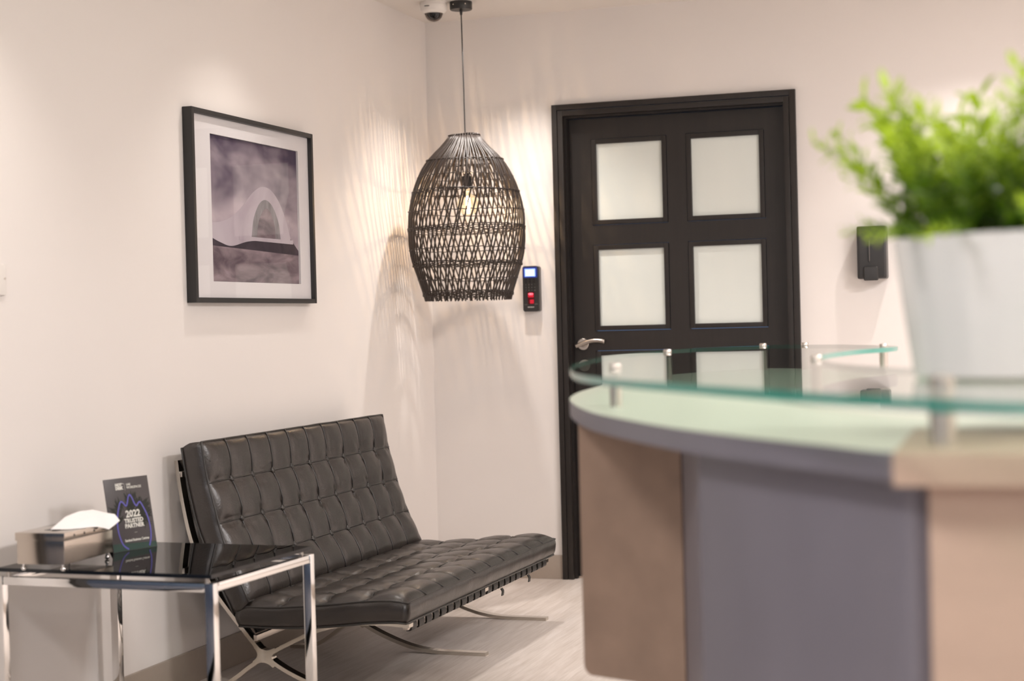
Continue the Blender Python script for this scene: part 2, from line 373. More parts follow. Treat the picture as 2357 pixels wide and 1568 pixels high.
# ------------------------------------------------------------------ ceiling fittings
DLAB = ['round recessed downlight just beside the pendant lamp', 'round recessed downlight by the back wall, right of the door', 'added round recessed downlight in the far right ceiling corner',
        'round recessed downlight above the leather sofa', 'added round recessed downlight above the far end of the desk', 'added round recessed downlight by the right wall, second from the back',
        'added round recessed downlight above the steel side table', 'added round recessed downlight above the middle of the desk', 'added round recessed downlight by the left wall, beside the added blue door',
        'added round recessed downlight above the near end of the desk', 'added round recessed downlight by the right wall, third from the back']
for i, (x, y) in enumerate(DOWN):
    d = empty('downlight', (x, y, H), label=DLAB[i], cat='light', group='recessed ceiling downlights')
    lathe('trim_ring', [(0.034, -0.001), (0.036, -0.005), (0.044, -0.004), (0.046, 0.0), (0.034, 0.0)], m_trim, d, 28)
    lathe('lamp', [(0, -0.003), (0.033, -0.003), (0.033, 0.0), (0, 0.0)], emis('lamp_glow', (1, .85, .7), 8) if i == 0 else bpy.data.materials['lamp_glow'], d, 20)
PLAB = ['added square fill panel on the ceiling nearest the back wall', 'added square fill panel on the ceiling right of the desk', 'added square fill panel on the ceiling, on the right, level with the viewer',
        'added square fill panel on the ceiling, on the left, level with the viewer', 'added square fill panel on the ceiling at the front wall, left', 'added square fill panel on the ceiling at the front wall, right']
for i, (x, y, e) in enumerate(FILL_PANELS):  # fixtures built around the added, unseen fill lights
    d = empty('fill_panel', (x, y, H), label=PLAB[i], cat='light', group='added square ceiling fill panels')
    boxes('panel_frame', [((-.31, -.31, -.012), (.31, -.29, 0)), ((-.31, .29, -.012), (.31, .31, 0)), ((-.31, -.29, -.012), (-.29, .29, 0)), ((.29, -.29, -.012), (.31, .29, 0))], m_trim, d)
    box('diffuser', (-.29, -.29, -.010), (.29, .29, -.002), emis('fill_panel_glow', (1, .92, .85), 3) if i == 0 else bpy.data.materials['fill_panel_glow'], d)

# dome security camera
dc = empty('dome_camera', (0.211, -0.445, H), label='white dome security camera with dark bubble on the ceiling', cat='camera')
R = 0.058
lathe('housing', [(0, 0), (R-.001, 0), (R, -.004), (R, -.009), (R-.0015, -.010), (R-.0015, -.012), (R, -.013), (R-.001, -.036), (R-.006, -.042), (0.045, -.049), (0.041, -.050), (0.0395, -.047), (0, -.047)], m_white, dc, 48)
lathe('bubble', [(0.0385, -.0475)]+[(0.0385*math.cos(a), -.0475-0.036*math.sin(a)) for a in [PI/2*k/10 for k in range(1, 11)]], m_dome, dc, 40)
tocam = Vector((2.7363-.211, -7.191+.445, -.9)).normalized()
em = lathe('camera_module', [(0, -0.012), (0.026, -0.012), (0.027, 0.0), (0.024, 0.008), (0.012, 0.010), (0.011, 0.006), (0, 0.006)], m_black, dc, 32)
rotm = Vector((0, 0, 1)).rotation_difference(tocam).to_matrix().to_4x4()
em.data.transform(rotm); em.location = Vector((0, 0, -.050)) + tocam*0.006
ledv = []
for k in range(22):
    a = 2*PI*k/22; c = Vector((.0215*math.cos(a), .0215*math.sin(a), .0095)); c = rotm @ c
    ledv.append((c, a))
bm = bmesh.new()
for c, a in ledv: bmesh.ops.create_icosphere(bm, subdivisions=1, radius=.0009, matrix=Matrix.Translation(c))
ld = bm_obj('led_ring', bm, m_led, dc); ld.location = em.location
ex = Vector((math.cos(-.30), math.sin(-.30), 0))
# brand lettering printed on the housing, facing the room
nrm = Vector((.17, -.985, 0)); exx = Vector((.985, .17, 0))
text('lettering', 'HIKVISION', .0062, m_black, dc, frame_mtx(Vector((-.008, 0, -.026))+Vector((-.02, -1, 0)).normalized()*(R+.0002), (1, -.02, 0), (0, 0, 1)), bold=.0002, ext=.0003, xs=.75)

# ------------------------------------------------------------------ pendant lamp
PX, PY = 0.320, -0.400
pl = empty('pendant_lamp', (PX, PY, H), label='dark woven rattan pendant lamp hanging by the corner', cat='lamp')
lathe('canopy', [(0, 0), (.048, 0), (.0485, -.002), (.0485, -.031), (.046, -.034), (0, -.034)], m_black, pl, 40)
lathe('cord_grip', [(0, -.034), (.0065, -.034), (.0065, -.044), (.0045, -.056), (.003, -.057), (0, -.057)], m_black, pl, 16)
for a in (-1.95, -.85):
    s = lathe('screw', [(0, -.002), (.0035, -.002), (.003, .0018), (0, .002)], m_chrome2, pl, 12); s.data.transform(Matrix.Rotation(PI/2, 4, 'X'))
    s.rotation_euler = (0, 0, a+PI/2); s.location = (.049*math.cos(a), .049*math.sin(a), -.016)
tube('cord', [(0, 0, -.050), (.003, 0, -.35), (.004, 0, -.6), (.006, 0, -.742)], .0028, m_black, pl, 8)
sk = lathe('socket', [(0, -.735), (.006, -.737), (.007, -.748), (.020, -.752), (.0215, -.760), (.0205, -.805), (.018, -.808), (0, -.808)], m_black, pl, 24, loc=(.006, 0, 0))
bl = lathe('bulb', [(.013, -.808), (.014, -.822), (.018, -.834)]+[(.047*math.sin(a), -.874-.047*math.cos(PI-a)*-1*-1 if False else -.874+.047*math.cos(a)) for a in [0.42+(PI-0.42)*k/18 for k in range(19)]], m_bulb, pl, 40, loc=(.010, 0, 0), auto=None)
parts = []
for k in range(6):
    a = 2*PI*k/6; c_, s_ = math.cos(a), math.sin(a)
    parts.append(tube_data([(.010+.006*c_, .006*s_, -.838), (.010+.0085*c_, .0085*s_, -.870), (.010+.0045*c_, .0045*s_, -.912)], .0013, 5))
v, f = merge(parts); new('filament', v, f, m_fil, bl, True)
lathe('bulb_cap', [(0, -.806), (.013, -.806), (.013, -.818), (0, -.820)], m_steel, bl, 20, loc=(.008, 0, 0))
bl2 = lamp('bulb_light', 'POINT', (PX+.010, PY, H-.876), 5.0, (1.0, 0.80, 0.60), shadow_soft_size=.008)
# shade profile: (radius, z below the ceiling)
PR = [(1.975, .060), (1.955, .078), (1.865, .160), (1.794, .203), (1.728, .228), (1.646, .246), (1.569, .250), (1.482, .246), (1.422, .233), (1.353, .212), (1.285, .190), (1.262, .184)]
def rad_at(z):
    for i in range(len(PR)-1):
        if PR[i][0] >= z >= PR[i+1][0]:
            t = (PR[i][0]-z)/(PR[i][0]-PR[i+1][0]); t0 = t
            p0 = PR[max(i-1, 0)][1]; p1 = PR[i][1]; p2 = PR[i+1][1]; p3 = PR[min(i+2, len(PR)-1)][1]
            return 0.5*((2*p1)+(p2-p0)*t+(2*p0-5*p1+4*p2-p3)*t*t+(3*p1-p0-3*p2+p3)*t**3) if 1 <= i < len(PR)-2 else p1+(p2-p1)*t0
    return PR[-1][1]
TW = .60
def strand_mesh(seed, off=0.0, rr=.0036):
    rnd = random.Random(seed); path = []
    K = 30; ph = rnd.uniform(0, 6)
    for k in range(K):
        z = 1.975-(1.975-1.262)*k/(K-1)
        tw = -TW*((z-1.262)/.713)**1.0*-1
        # gentler twist in the upper cone
        tw = TW*min(1.0, (z-1.262)/.56) + 0.12*max(0, (z-1.822)/.15)
        r = rad_at(z)+off+.0012*math.sin(z*31+ph)
        a = tw+.012*math.sin(z*17+ph)
        path.append((r*math.cos(a), r*math.sin(a), z-H))
    v, f = tube_data(path, rr, 6)
    me = bpy.data.meshes.new('strand'); me.from_pydata([tuple(p) for p in v], [], f); me.update(); me.materials.append(m_rattan)
    for p in me.polygons: p.use_smooth = True
    return me
SM = [strand_mesh(i) for i in range(6)]
NS = 70
for i in range(NS):
    o = bpy.data.objects.new('strand', SM[i % 6]); COL.objects.link(o); o.parent = pl
    o.rotation_euler = (0, 0, 2*PI*(i+random.uniform(-.22, .22))/NS)
# short doubled strands that fill the top cone
def cone_mesh(seed):
    rnd = random.Random(seed); path = []
    for k in range(12):
        z = 1.973-(1.973-1.690)*k/11
        a = TW + .10 - (1.973-z)*.35*rnd.choice((1,)) - .02*rnd.random()
        path.append(((rad_at(z)+.001)*math.cos(a), (rad_at(z)+.001)*math.sin(a), z-H))
    v, f = tube_data(path, .0032, 6)
    me = bpy.data.meshes.new('short_strand'); me.from_pydata([tuple(p) for p in v], [], f); me.update(); me.materials.append(m_rattan)
    for p in me.polygons: p.use_smooth = True
    return me
CM = [cone_mesh(40+i) for i in range(4)]
for i in range(37):
    o = bpy.data.objects.new('short_strand', CM[i % 4]); COL.objects.link(o); o.parent = pl
    o.rotation_euler = (0, 0, 2*PI*(i+.25+random.uniform(-.2, .2))/37)
# woven bands round the strands
def band(name, z, strands, rr, gap):
    parts = []
    for s in range(strands):
        path = []
        K = 148
        for k in range(K):
            a = 2*PI*k/K
            wv = math.sin(a*37+s*PI)
            zz = z+(s-(strands-1)/2)*gap+.0016*math.sin(a*37+s*2.1)+.003*math.sin(a*2+s+z*20)
            r = rad_at(z)+.0048*wv
            path.append((r*math.cos(a), r*math.sin(a), zz-H))
        parts.append(tube_data(path, rr, 5, closed=True))
    v, f = merge(parts); return new(name, v, f, m_rattan, pl, True)
band('rim', 1.972, 2, .0036, .004)
for z, n_, g in ((1.862, 3, .004), (1.794, 1, 0), (1.728, 3, .0045), (1.644, 1, 0), (1.570, 4, .006), (1.482, 1, 0), (1.420, 4, .0055), (1.352, 1, 0), (1.290, 5, .0055)):
    band('woven_band', z, n_, .0021 if n_ > 1 else .0020, g)

# ------------------------------------------------------------------ framed picture on the left wall
Y0, Y1, Z0, Z1, DP = -2.279, -1.336, 1.254, 1.903, 0.036
pc = empty('framed_picture', (0, (Y0+Y1)/2, Z0), label='framed photo print of a white curved building on the left wall', cat='picture')
yc, zc_ = (Y0+Y1)/2, Z0
def P_(x, y, z): return (x, y-yc, z-zc_)
fwid = 0.017
boxes('frame', [(P_(0.001, Y0, Z0), P_(DP, Y0+fwid, Z1)), (P_(0.001, Y1-fwid, Z0), P_(DP, Y1, Z1)),
                (P_(0.001, Y0+fwid, Z0), P_(DP, Y1-fwid, Z0+fwid)), (P_(0.001, Y0+fwid, Z1-fwid), P_(DP, Y1-fwid, Z1))], m_black, pc, bev=.001)
box('backing', P_(0.002, Y0+fwid, Z0+fwid), P_(0.008, Y1-fwid, Z1-fwid), m_black, pc)
QY0, QY1, QZ0, QZ1 = -2.128, -1.440, 1.327, 1.829
boxes('mat_board', [(P_(.010, Y0+fwid, Z0+fwid), P_(.020, QY0, Z1-fwid)), (P_(.010, QY1, Z0+fwid), P_(.020, Y1-fwid, Z1-fwid)),
                    (P_(.010, QY0, Z0+fwid), P_(.020, QY1, QZ0)), (P_(.010, QY0, QZ1), P_(.020, QY1, Z1-fwid))], m_mat, pc)
box('glazing', P_(0.0225, Y0+fwid, Z0+fwid), P_(0.0245, Y1-fwid, Z1-fwid), m_pic_glass, pc)
# print: plain white shell pavilion under a violet sky, flat print on the sheet
def ramp_mat(name, c0, c1, p0, p1, scale, stretch, axis=None, detail=4, dist=0.6):
    m, N, L = nodemat(name); b = N['Principled BSDF']; b.inputs['Roughness'].default_value = .7
    tc = N.new('ShaderNodeTexCoord'); mp = N.new('ShaderNodeMapping'); mp.inputs['Scale'].default_value = stretch; L.new(tc.outputs['Object'], mp.inputs[0])
    n = N.new('ShaderNodeTexNoise'); n.inputs['Scale'].default_value = scale; n.inputs['Detail'].default_value = detail; n.inputs['Distortion'].default_value = dist
    L.new(mp.outputs[0], n.inputs['Vector'])
    src = n.outputs['Fac']
    if axis:
        sp = N.new('ShaderNodeSeparateXYZ'); L.new(tc.outputs['Object'], sp.inputs[0])
        mr = N.new('ShaderNodeMapRange'); mr.inputs[1].default_value = axis[0]; mr.inputs[2].default_value = axis[1]; mr.inputs[3].default_value = axis[2]; mr.inputs[4].default_value = axis[3]
        L.new(sp.outputs[2], mr.inputs[0]); ad = N.new('ShaderNodeMath'); ad.operation = 'ADD'; L.new(src, ad.inputs[0]); L.new(mr.outputs[0], ad.inputs[1]); src = ad.outputs[0]
    cr = N.new('ShaderNodeValToRGB'); cr.color_ramp.elements[0].position = p0; cr.color_ramp.elements[0].color = (*c0, 1); cr.color_ramp.elements[1].position = p1; cr.color_ramp.elements[1].color = (*c1, 1)
    L.new(src, cr.inputs[0]); L.new(cr.outputs[0], b.inputs['Base Color']); return m
def lin(r, g, b): return tuple(((c/255)/12.92 if c <= 10 else ((c/255+.055)/1.055)**2.4) for c in (r, g, b))
m_sky = ramp_mat('print_sky', lin(64, 50, 74), lin(196, 182, 186), .30, .72, 3.4, (1, 1.0, 2.0), axis=(.30, .58, .16, -.20), detail=3, dist=.3)
m_pfloor = ramp_mat('print_floor', lin(90, 74, 82), lin(160, 143, 146), .35, .68, 6, (1, 1, 3))
m_pbuild = ramp_mat('print_building', lin(172, 158, 166), lin(205, 196, 200), .3, .7, 4, (1, 1, 1))
m_pdark = ramp_mat('print_dark', lin(42, 34, 44), lin(66, 54, 64), .3, .7, 12, (1, 1, 1))
m_parch = ramp_mat('print_arch', lin(110, 104, 106), lin(150, 144, 146), .3, .7, 9, (1, 3, 1))
QW, QH = QY1-QY0, QZ1-QZ0
pr_ = box('print', P_(.0115, QY0+.001, QZ0+.001), P_(.0125, QY1-.001, QZ1-.001), m_sky, pc)
def flat(name, pts, m, layer):
    x = .0126+layer*.00025
    vs = [P_(x, QY0+u*QW, QZ0+v*QH) for u, v in pts]
    me = bpy.data.meshes.new(name); me.from_pydata(vs, [], [tuple(range(len(vs)))]); me.update()
    bm = bmesh.new(); bm.from_mesh(me); bmesh.ops.triangulate(bm, faces=bm.faces)
    r = bmesh.ops.extrude_face_region(bm, geom=bm.faces[:]); bmesh.ops.translate(bm, vec=(.0002, 0, 0), verts=[g for g in r['geom'] if isinstance(g, bmesh.types.BMVert)])
    bmesh.ops.recalc_face_normals(bm, faces=bm.faces); bm.to_mesh(me); bm.free()
    return link(name, me, m, pr_)
def sm2(pts, n=8): return [(p.x, p.y) for p in smooth_path([(a, b, 0) for a, b in pts], n)]
flat('printed_floor', [(.002, .002), (.998, .002), (.998, .225), (.002, .255)], m_pfloor, 0)
flat('printed_base', [(.0, .245)]+[(.998, .215), (.998, .25), (.90, .335), (.70, .345), (.35, .34), (.002, .36)], m_pdark, 1)
topc = sm2([(.003, .40), (.10, .41), (.22, .45), (.34, .53), (.45, .63), (.56, .69), (.67, .68), (.77, .60), (.85, .47), (.90, .34)])
botc = sm2([(.90, .31), (.80, .30), (.60, .305), (.40, .29), (.22, .25), (.10, .27), (.003, .30)])
flat('printed_shell', topc+botc, m_pbuild, 2)
flat('printed_arch', sm2([(.44, .325), (.47, .46), (.54, .57), (.62, .60), (.70, .55), (.76, .44), (.78, .325)]), m_parch, 3)
flat('printed_glazing', sm2([(.50, .325), (.525, .44), (.58, .52), (.63, .54), (.68, .49), (.71, .42), (.72, .325)]), m_pfloor, 4)
flat('printed_terrace', [(.30, .300), (.93, .295), (.93, .325), (.30, .325)], m_pbuild, 5)

# ------------------------------------------------------------------ wall devices
# switch plate at the left edge
sw = empty('wall_switch', (0, -3.330, 1.271), label='white wall plate at the left edge of the photo', cat='switch')
box('plate', (0, -.043, 0), (.008, .043, .086), m_white, sw, bev=.005)
s = lathe('screw', [(0, 0), (.003, 0), (.0028, .0015), (0, .0016)], m_steel, sw, 12); s.data.transform(Matrix.Rotation(PI/2, 4, 'Y')); s.location = (.008, .037, .046)

# fingerprint reader right of the lamp
rd = empty('access_reader', (.490, 0, 1.208), label='black access control reader with lit blue screen on the wall', cat='reader')
def rbox(name, x0, x1, z0, z1, y0, y1, m, r=.0, parent=rd, seg=5):
    """rounded rectangle slab facing -Y"""
    pts = []
    for cx_, cz_, a0 in ((x1-r, z1-r, 0), (x0+r, z1-r, PI/2), (x0+r, z0+r, PI), (x1-r, z0+r, 1.5*PI)):
        if r == 0: pts.append((cx_, cz_))
        else:
            for k in range(seg+1):
                a = a0+PI/2*k/seg; pts.append((cx_+r*math.cos(a), cz_+r*math.sin(a)))
    n = len(pts); vs = [(x, y0, z) for x, z in pts]+[(x, y1, z) for x, z in pts]
    fs = [tuple(range(n)), tuple(range(2*n-1, n-1, -1))]+[(i, (i+1) % n, n+(i+1) % n, n+i) for i in range(n)]
    o = new(name, vs, fs, m, parent, True); sharp(o.data, .6); return o
rbox('back_shell', -.034, .038, .001, .204, -.026, 0, m_greyplastic, .010)
rbox('body', -.039, .034, 0, .205, -.034, -.026, m_blackplastic, .010)
m_scr = emis('screen_blue', (.008, .022, .17), .5); m_scr2 = emis('screen_pale', (.26, .40, .95), .9); m_scr3 = emis('screen_white', (.85, .92, 1), 1.6)
rbox('screen_bezel', -.036, .031, .152, .200, -.0347, -.0335, m_scr, .006)
sc = rbox('screen', -.028, .022, .158, .193, -.0353, -.0345, m_scr2, 0)
rbox('screen_image', -.021, .015, .163, .186, -.0358, -.0352, m_scr3, 0, sc)
m_key = mat('key', (.012, .012, .013), .3); m_keytxt = mat('key_print', (.35, .33, .30), .5)
for rI in range(3):
    for cI in range(4):
        kx, kz = -.024+cI*.0140, .122-rI*.0130
        k_ = rbox('key', kx-.0045, kx+.0045, kz-.0045, kz+.0045, -.0352, -.0335, m_key, .0042)
        ch = ['1', '2', '3', '*', '4', '5', '6', '0', '7', '8', '9', '#'][rI*4+cI]
        text('digit', ch, .0075, m_keytxt, k_, frame_mtx((kx, -.0353, kz-.0027), (1, 0, 0), (0, 0, 1)), ext=.0001)
for rI in range(2):
    for cI in range(3):
        kx, kz = -.022+cI*.0185, .144-rI*.0105
        rbox('key', kx-.0058, kx+.0058, kz-.0034, kz+.0034, -.0352, -.0335, m_key, .003)
m_red = emis('scanner_red', (.42, .004, .02), .45); m_pink = emis('scanner_pink', (1, .22, .30), 1.3); m_dred = mat('dark_red', (.10, .003, .006), .15)
sc = rbox('fingerprint_scanner', -.016, .013, .034, .088, -.0350, -.0335, m_dred, .003)
rbox('scanner_window', -.015, .012, .064, .084, -.0356, -.0349, m_red, .002, sc)
v1, f1 = tube_data([(-.006+.0052*math.cos(a), -.0360, .079+.0035*math.sin(a)) for a in [2*PI*k/14 for k in range(14)]], .0010, 5, True)
v2, f2 = tube_data([(.003+.0052*math.cos(a), -.0360, .079+.0035*math.sin(a)) for a in [2*PI*k/14 for k in range(14)]], .0010, 5, True)
v, f = merge([(v1, f1), (v2, f2)]); new('scanner_icon', v, f, m_pink, sc, True)
rbox('scanner_prism', -.006, .012, .036, .054, -.0375, -.0349, m_red, .002, sc)
rbox('highlight_bar', -.034, -.020, .030, .034, -.0348, -.0338, m_greyplastic, .001); rbox('highlight_bar', .015, .030, .031, .036, -.0348, -.0338, m_greyplastic, .001)
text('lettering', 'HIKVISION', .0062, m_white, rd, frame_mtx((-.003, -.0342, .018), (1, 0, 0), (0, 0, 1)), ext=.0003, bold=.0001)

# hand sanitiser dispenser right of the door
dsx = 2.003
ds = empty('wall_dispenser', (dsx, 0, 1.299), label='black wall dispenser right of the door, behind the plant', cat='dispenser')
prof = []
bm = bmesh.new()
bm_box(bm, (0, -.042, .118), (.122, .084, .222), .014, seg=4)
for v in bm.verts:
    t = (v.co.z-.007)/.222
    bulge = .010*math.sin(PI*min(1, max(0, t)))
    if v.co.y < -.05: v.co.y -= bulge
bm_obj('body', bm, m_blackplastic, ds, auto=.7)
bm = bmesh.new(); bm_box(bm, (-.004, -.085, .029), (.060, .020, .058), .008, seg=3); bm_obj('push_flap', bm, m_blackplastic, ds, auto=.7)
box('view_slot', (-.010, -.0955, .080), (-.006, -.088, .170), m_greyplastic, ds, bev=.001)

# ------------------------------------------------------------------ leather two-seater
aS = math.radians(0.706); SO = Vector((0.048, -2.391, 0))
sf = empty('leather_sofa', SO, -aS, label='black buttoned leather two-seat sofa with crossed steel legs', cat='sofa')
def cushion(name, front_pts, back_pts, t0, t1, nu, nv, HP, parent):
    """front_pts: profile (s,z) of the tufted face, back_pts: matching profile of the rear face.
    grid nu columns along t, nv rows along the profile."""
    FP = smooth_path([(s, 0, z) for s, z in front_pts], 12); BP = smooth_path([(s, 0, z) for s, z in back_pts], 12)
    def along(P, q):
        L = [0]
        for i in range(len(P)-1): L.append(L[-1]+(P[i+1]-P[i]).length)
        d = q*L[-1]
        for i in range(len(P)-1):
            if L[i+1] >= d-1e-9:
                f_ = (d-L[i])/(L[i+1]-L[i]); return P[i].lerp(P[i+1], f_)
        return P[-1].copy()
    def nrm(q):
        a = along(FP, max(0, q-.03)); b_ = along(FP, min(1, q+.03)); tdir = (b_-a).normalized()
        n_ = Vector((tdir.z, 0, -tdir.x))
        c_ = along(FP, .5)-along(BP, .5)
        return n_ if n_.dot(c_) > 0 else -n_
    RU, RV = 10, 10
    U, V = nu*RU, nv*RV
    rnd = random.Random(len(name)*3)
    def height(gu, gv):
        """gu in 0..nu, gv in 0..nv"""
        su = abs(math.sin(PI*gu)); sv = abs(math.sin(PI*gv))
        eu = min(gu, nu-gu); ev = min(gv, nv-gv)
        bu = 1.0 if eu < .5 else 0; bv = 1.0 if ev < .5 else 0
        # cells: seam at su=0 / sv=0; buttons where both vanish (interior only)
        seam = max(su, sv)**.7
        body = (su**.34)*(sv**.34)
        h = HP*(.55*seam + .45*body)
        if eu < .5:      # towards the side edges the cushion rolls down to its welt
            k = math.sin(PI*eu)**.5 if eu > 0 else 0
            inner = HP*(.55*sv**.7+.45*sv**.34)
            h = inner*k if eu > 0 else 0
        if ev < .5:
            k2 = math.sin(PI*ev)**.5 if ev > 0 else 0
            base = HP*(.55+.45*su**.34) if eu >= .5 else HP
            h2 = base*k2
            h = min(h, h2) if eu < .5 else h2
        # soft wrinkles radiating from the buttons
        if eu > .3 and ev > .3:
            fu, fv = gu-round(gu), gv-round(gv)
            d = math.hypot(fu, fv); an = math.atan2(fv, fu)
            h += HP*.17*math.sin(an*7+round(gu)*3+round(gv)*5)*math.exp(-(d-.2)**2/.018)*min(1, d*5)
        h += .0022*noise.noise(Vector((gu*1.7, gv*1.7, nu*.3)))
        return h
    vs = []; idx = {}
    for i in range(U+1):
        for j in range(V+1):
            gu = i/RU; gv = j/RV
            t = t0+(t1-t0)*gu/nu
            p = along(FP, gv/nv)+nrm(gv/nv)*height(gu, gv); idx[i, j] = len(vs)
            vs.append((p.x, t, p.z))
    fs = []
    for i in range(U):
        for j in range(V): fs.append((idx[i, j], idx[i+1, j], idx[i+1, j+1], idx[i, j+1]))
    # rear face and boxing
    SEG = 4
    ring = [(i, 0) for i in range(U)]+[(U, j) for j in range(V)]+[(i, V) for i in range(U, 0, -1)]+[(0, j) for j in range(V, 0, -1)]
    def corner(i, j):
        t = t0+(t1-t0)*i/U; return along(FP, j/V), along(BP, j/V), t
    prev = [idx[k] for k in ring]
    cen = (along(FP, .5)+along(BP, .5))*.5
    for s_ in range(1, SEG+1):
        cur = []
        for (i, j) in ring:
            a, b_, t = corner(i, j); q = s_/SEG
            p = a.lerp(b_, q); bul = .007*math.sin(PI*q)
            wob = bul*(1+.6*noise.noise(Vector((t*9, j*.21, q*2))))
            ot = 0; ov = Vector((0, 0, 0))
            if i == 0: ot = -wob
            elif i == U: ot = wob
            if j == 0 or j == V:
                dv = (along(FP, 0)-along(FP, .06)).normalized() if j == 0 else (along(FP, 1)-along(FP, .94)).normalized(); ov = dv*wob
            p = p+ov; cur.append(len(vs)); vs.append((p.x, t+ot, p.z))
        n = len(ring)
        for k in range(n): fs.append((prev[k], prev[(k+1) % n], cur[(k+1) % n], cur[k]))
        prev = cur
    # rear grid
    bidx = {}
    for k, (i, j) in enumerate(ring): bidx[i, j] = prev[k]
    for i in range(U+1):
        for j in range(V+1):
            if (i, j) not in bidx:
                _, b_, t = corner(i, j); bidx[i, j] = len(vs); vs.append((b_.x, t, b_.z))
    for i in range(U):
        for j in range(V): fs.append((bidx[i, j], bidx[i, j+1], bidx[i+1, j+1], bidx[i+1, j]))
    cu = new(name, vs, fs, m_leather, parent, True)
    # welts
    def surf(gu, gv, lift):
        p = along(FP, gv/nv)+nrm(gv/nv)*(height(gu, gv)+lift); return Vector((p.x, t0+(t1-t0)*gu/nu, p.z))
    for q in range(1, nv):
        tube('seam_piping', [surf(nu*k/(nu*8), q, .0022) for k in range(nu*8+1)], .0027, m_piping, cu, 6)
    for c in range(1, nu):
        tube('seam_piping', [surf(c, nv*k/(nv*8), .0022) for k in range(nv*8+1)], .0027, m_piping, cu, 6)
    def border(P):
        o_ = []
        for i, j in [(i, 0) for i in range(0, U, 3)]+[(U, j) for j in range(0, V, 2)]+[(i, V) for i in range(U, 0, -3)]+[(0, j) for j in range(V, 0, -2)]:
            p = along(P, j/V); t = t0+(t1-t0)*i/U
            p = p+Vector((0, 0, .0015*noise.noise(Vector((t*7, j*.3, 1)))))
            o_.append((p.x, t, p.z))
        return o_
    tube('edge_piping', border(FP), .0034, m_piping, cu, 7, closed=True)
    tube('edge_piping', border(BP), .0034, m_piping, cu, 7, closed=True)
    # buttons
    bmsh = None
    for c in range(1, nu):
        for q in range(1, nv):
            p = surf(c, q, .005); n_ = nrm(q/nv)
            if bmsh is None:
                b0 = lathe('button', [(0, .0062), (.0060, .0055), (.0102, .0032), (.0118, 0), (.0100, -.003), (0, -.004)], m_piping, cu, 14, auto=None); bmsh = b0.data; ob = b0
            else:
                ob = bpy.data.objects.new('button', bmsh); COL.objects.link(ob); ob.parent = cu
            ob.location = p; ob.rotation_mode = 'QUATERNION'; ob.rotation_quaternion = Vector((0, 0, 1)).rotation_difference(n_)
    return cu
bf = [(.092, .806), (.108, .700), (.136, .590), (.160, .500), (.198, .405), (.246, .302)]
bb = [(.020, .785), (.037, .680), (.064, .560), (.092, .478), (.135, .370), (.190, .262)]
cushion('back_cushion', bf, bb, -.070, 1.385, 10, 4, .023, sf)
sfp = [(.205, .284), (.34, .286), (.49, .297), (.64, .313), (.735, .318), (.790, .312)]
sbp = [(.210, .222), (.34, .221), (.49, .228), (.64, .244), (.735, .251), (.782, .250)]
cushion('seat_cushion', sfp, sbp, -.070, 1.432, 10, 4, .025, sf)
# steel X frames
cA = [(-.032, .742), (-.022, .66), (-.004, .56), (.018, .475), (.052, .395), (.094, .322), (.140, .262), (.190, .205), (.235, .153), (.268, .122), (.310, .092), (.36, .066), (.43, .038), (.50, .018), (.58, .0075), (.68, .0062), (.762, .0062)]
cB = [(.768, .232), (.70, .236), (.62, .236), (.549, .229), (.50, .220), (.451, .205), (.41, .188), (.37, .169), (.32, .145), (.268, .116), (.215, .083), (.165, .047), (.12, .020), (.07, .0075), (.01, .0062)]
def strap_bar(pts, tc, wdt, th):
    P = smooth_path([(s, 0, z) for s, z in pts], 5); vs = []; fs = []
    for i, p in enumerate(P):
        a = P[max(0, i-1)]; c = P[min(len(P)-1, i+1)]; td = (c-a).normalized(); n_ = Vector((-td.z, 0, td.x))
        for dn, dt in ((-1, -1), (1, -1), (1, 1), (-1, 1)):
            q = p+n_*(th/2*dn); vs.append((q.x, tc+wdt/2*dt, q.z))
    for i in range(len(P)-1):
        for k in range(4): fs.append((i*4+k, i*4+(k+1) % 4, i*4+4+(k+1) % 4, i*4+4+k))
    fs.append((0, 1, 2, 3)); e = (len(P)-1)*4; fs.append((e+3, e+2, e+1, e))
    return vs, fs
for tc_ in (.0, .697, 1.393):
    v, f = merge([strap_bar(cA, tc_, .034, .0125), strap_bar(cB, tc_, .0338, .0125)])
    # fillet block at the crossing
    bm = bmesh.new()
    fr = new('frame', v, f, m_chrome2, sf)
    c = Vector((.268, .1185)); arms = [math.radians(x) for x in (-43, 30, 137, 210)]; pts = []
    for k in range(4):
        a, b_ = arms[k], arms[(k+1) % 4]; b_ += 2*PI if b_ < a else 0
        da, db = Vector((math.cos(a), math.sin(a))), Vector((math.cos(b_), math.sin(b_)))
        p0 = c+da*.046+Vector((-da.y, da.x))*.0062; p2 = c+db*.046-Vector((-db.y, db.x))*.0062
        mid = (da+db).normalized(); p1 = c+mid*(.0062/max(.25, math.sin((b_-a)/2)))
        for q_ in range(7):
            t = q_/6; pts.append(tuple(p0*(1-t)**2+p1*2*t*(1-t)+p2*t*t))
    n = len(pts); vs = [(x, tc_-.0171, z) for x, z in pts]+[(x, tc_+.0171, z) for x, z in pts]
    new('weld', vs, [tuple(range(n)), tuple(range(2*n-1, n-1, -1))]+[(i, (i+1) % n, n+(i+1) % n, n+i) for i in range(n)], m_chrome2, fr)
for (s, z) in ((.752, .231), (.235, .178), (-.020, .70)):
    box('cross_bar', (s-.006, -.012, z-.012), (s+(.0105 if s > .7 else .006), 1.405, z+.006), m_steel, sf, bev=.001)
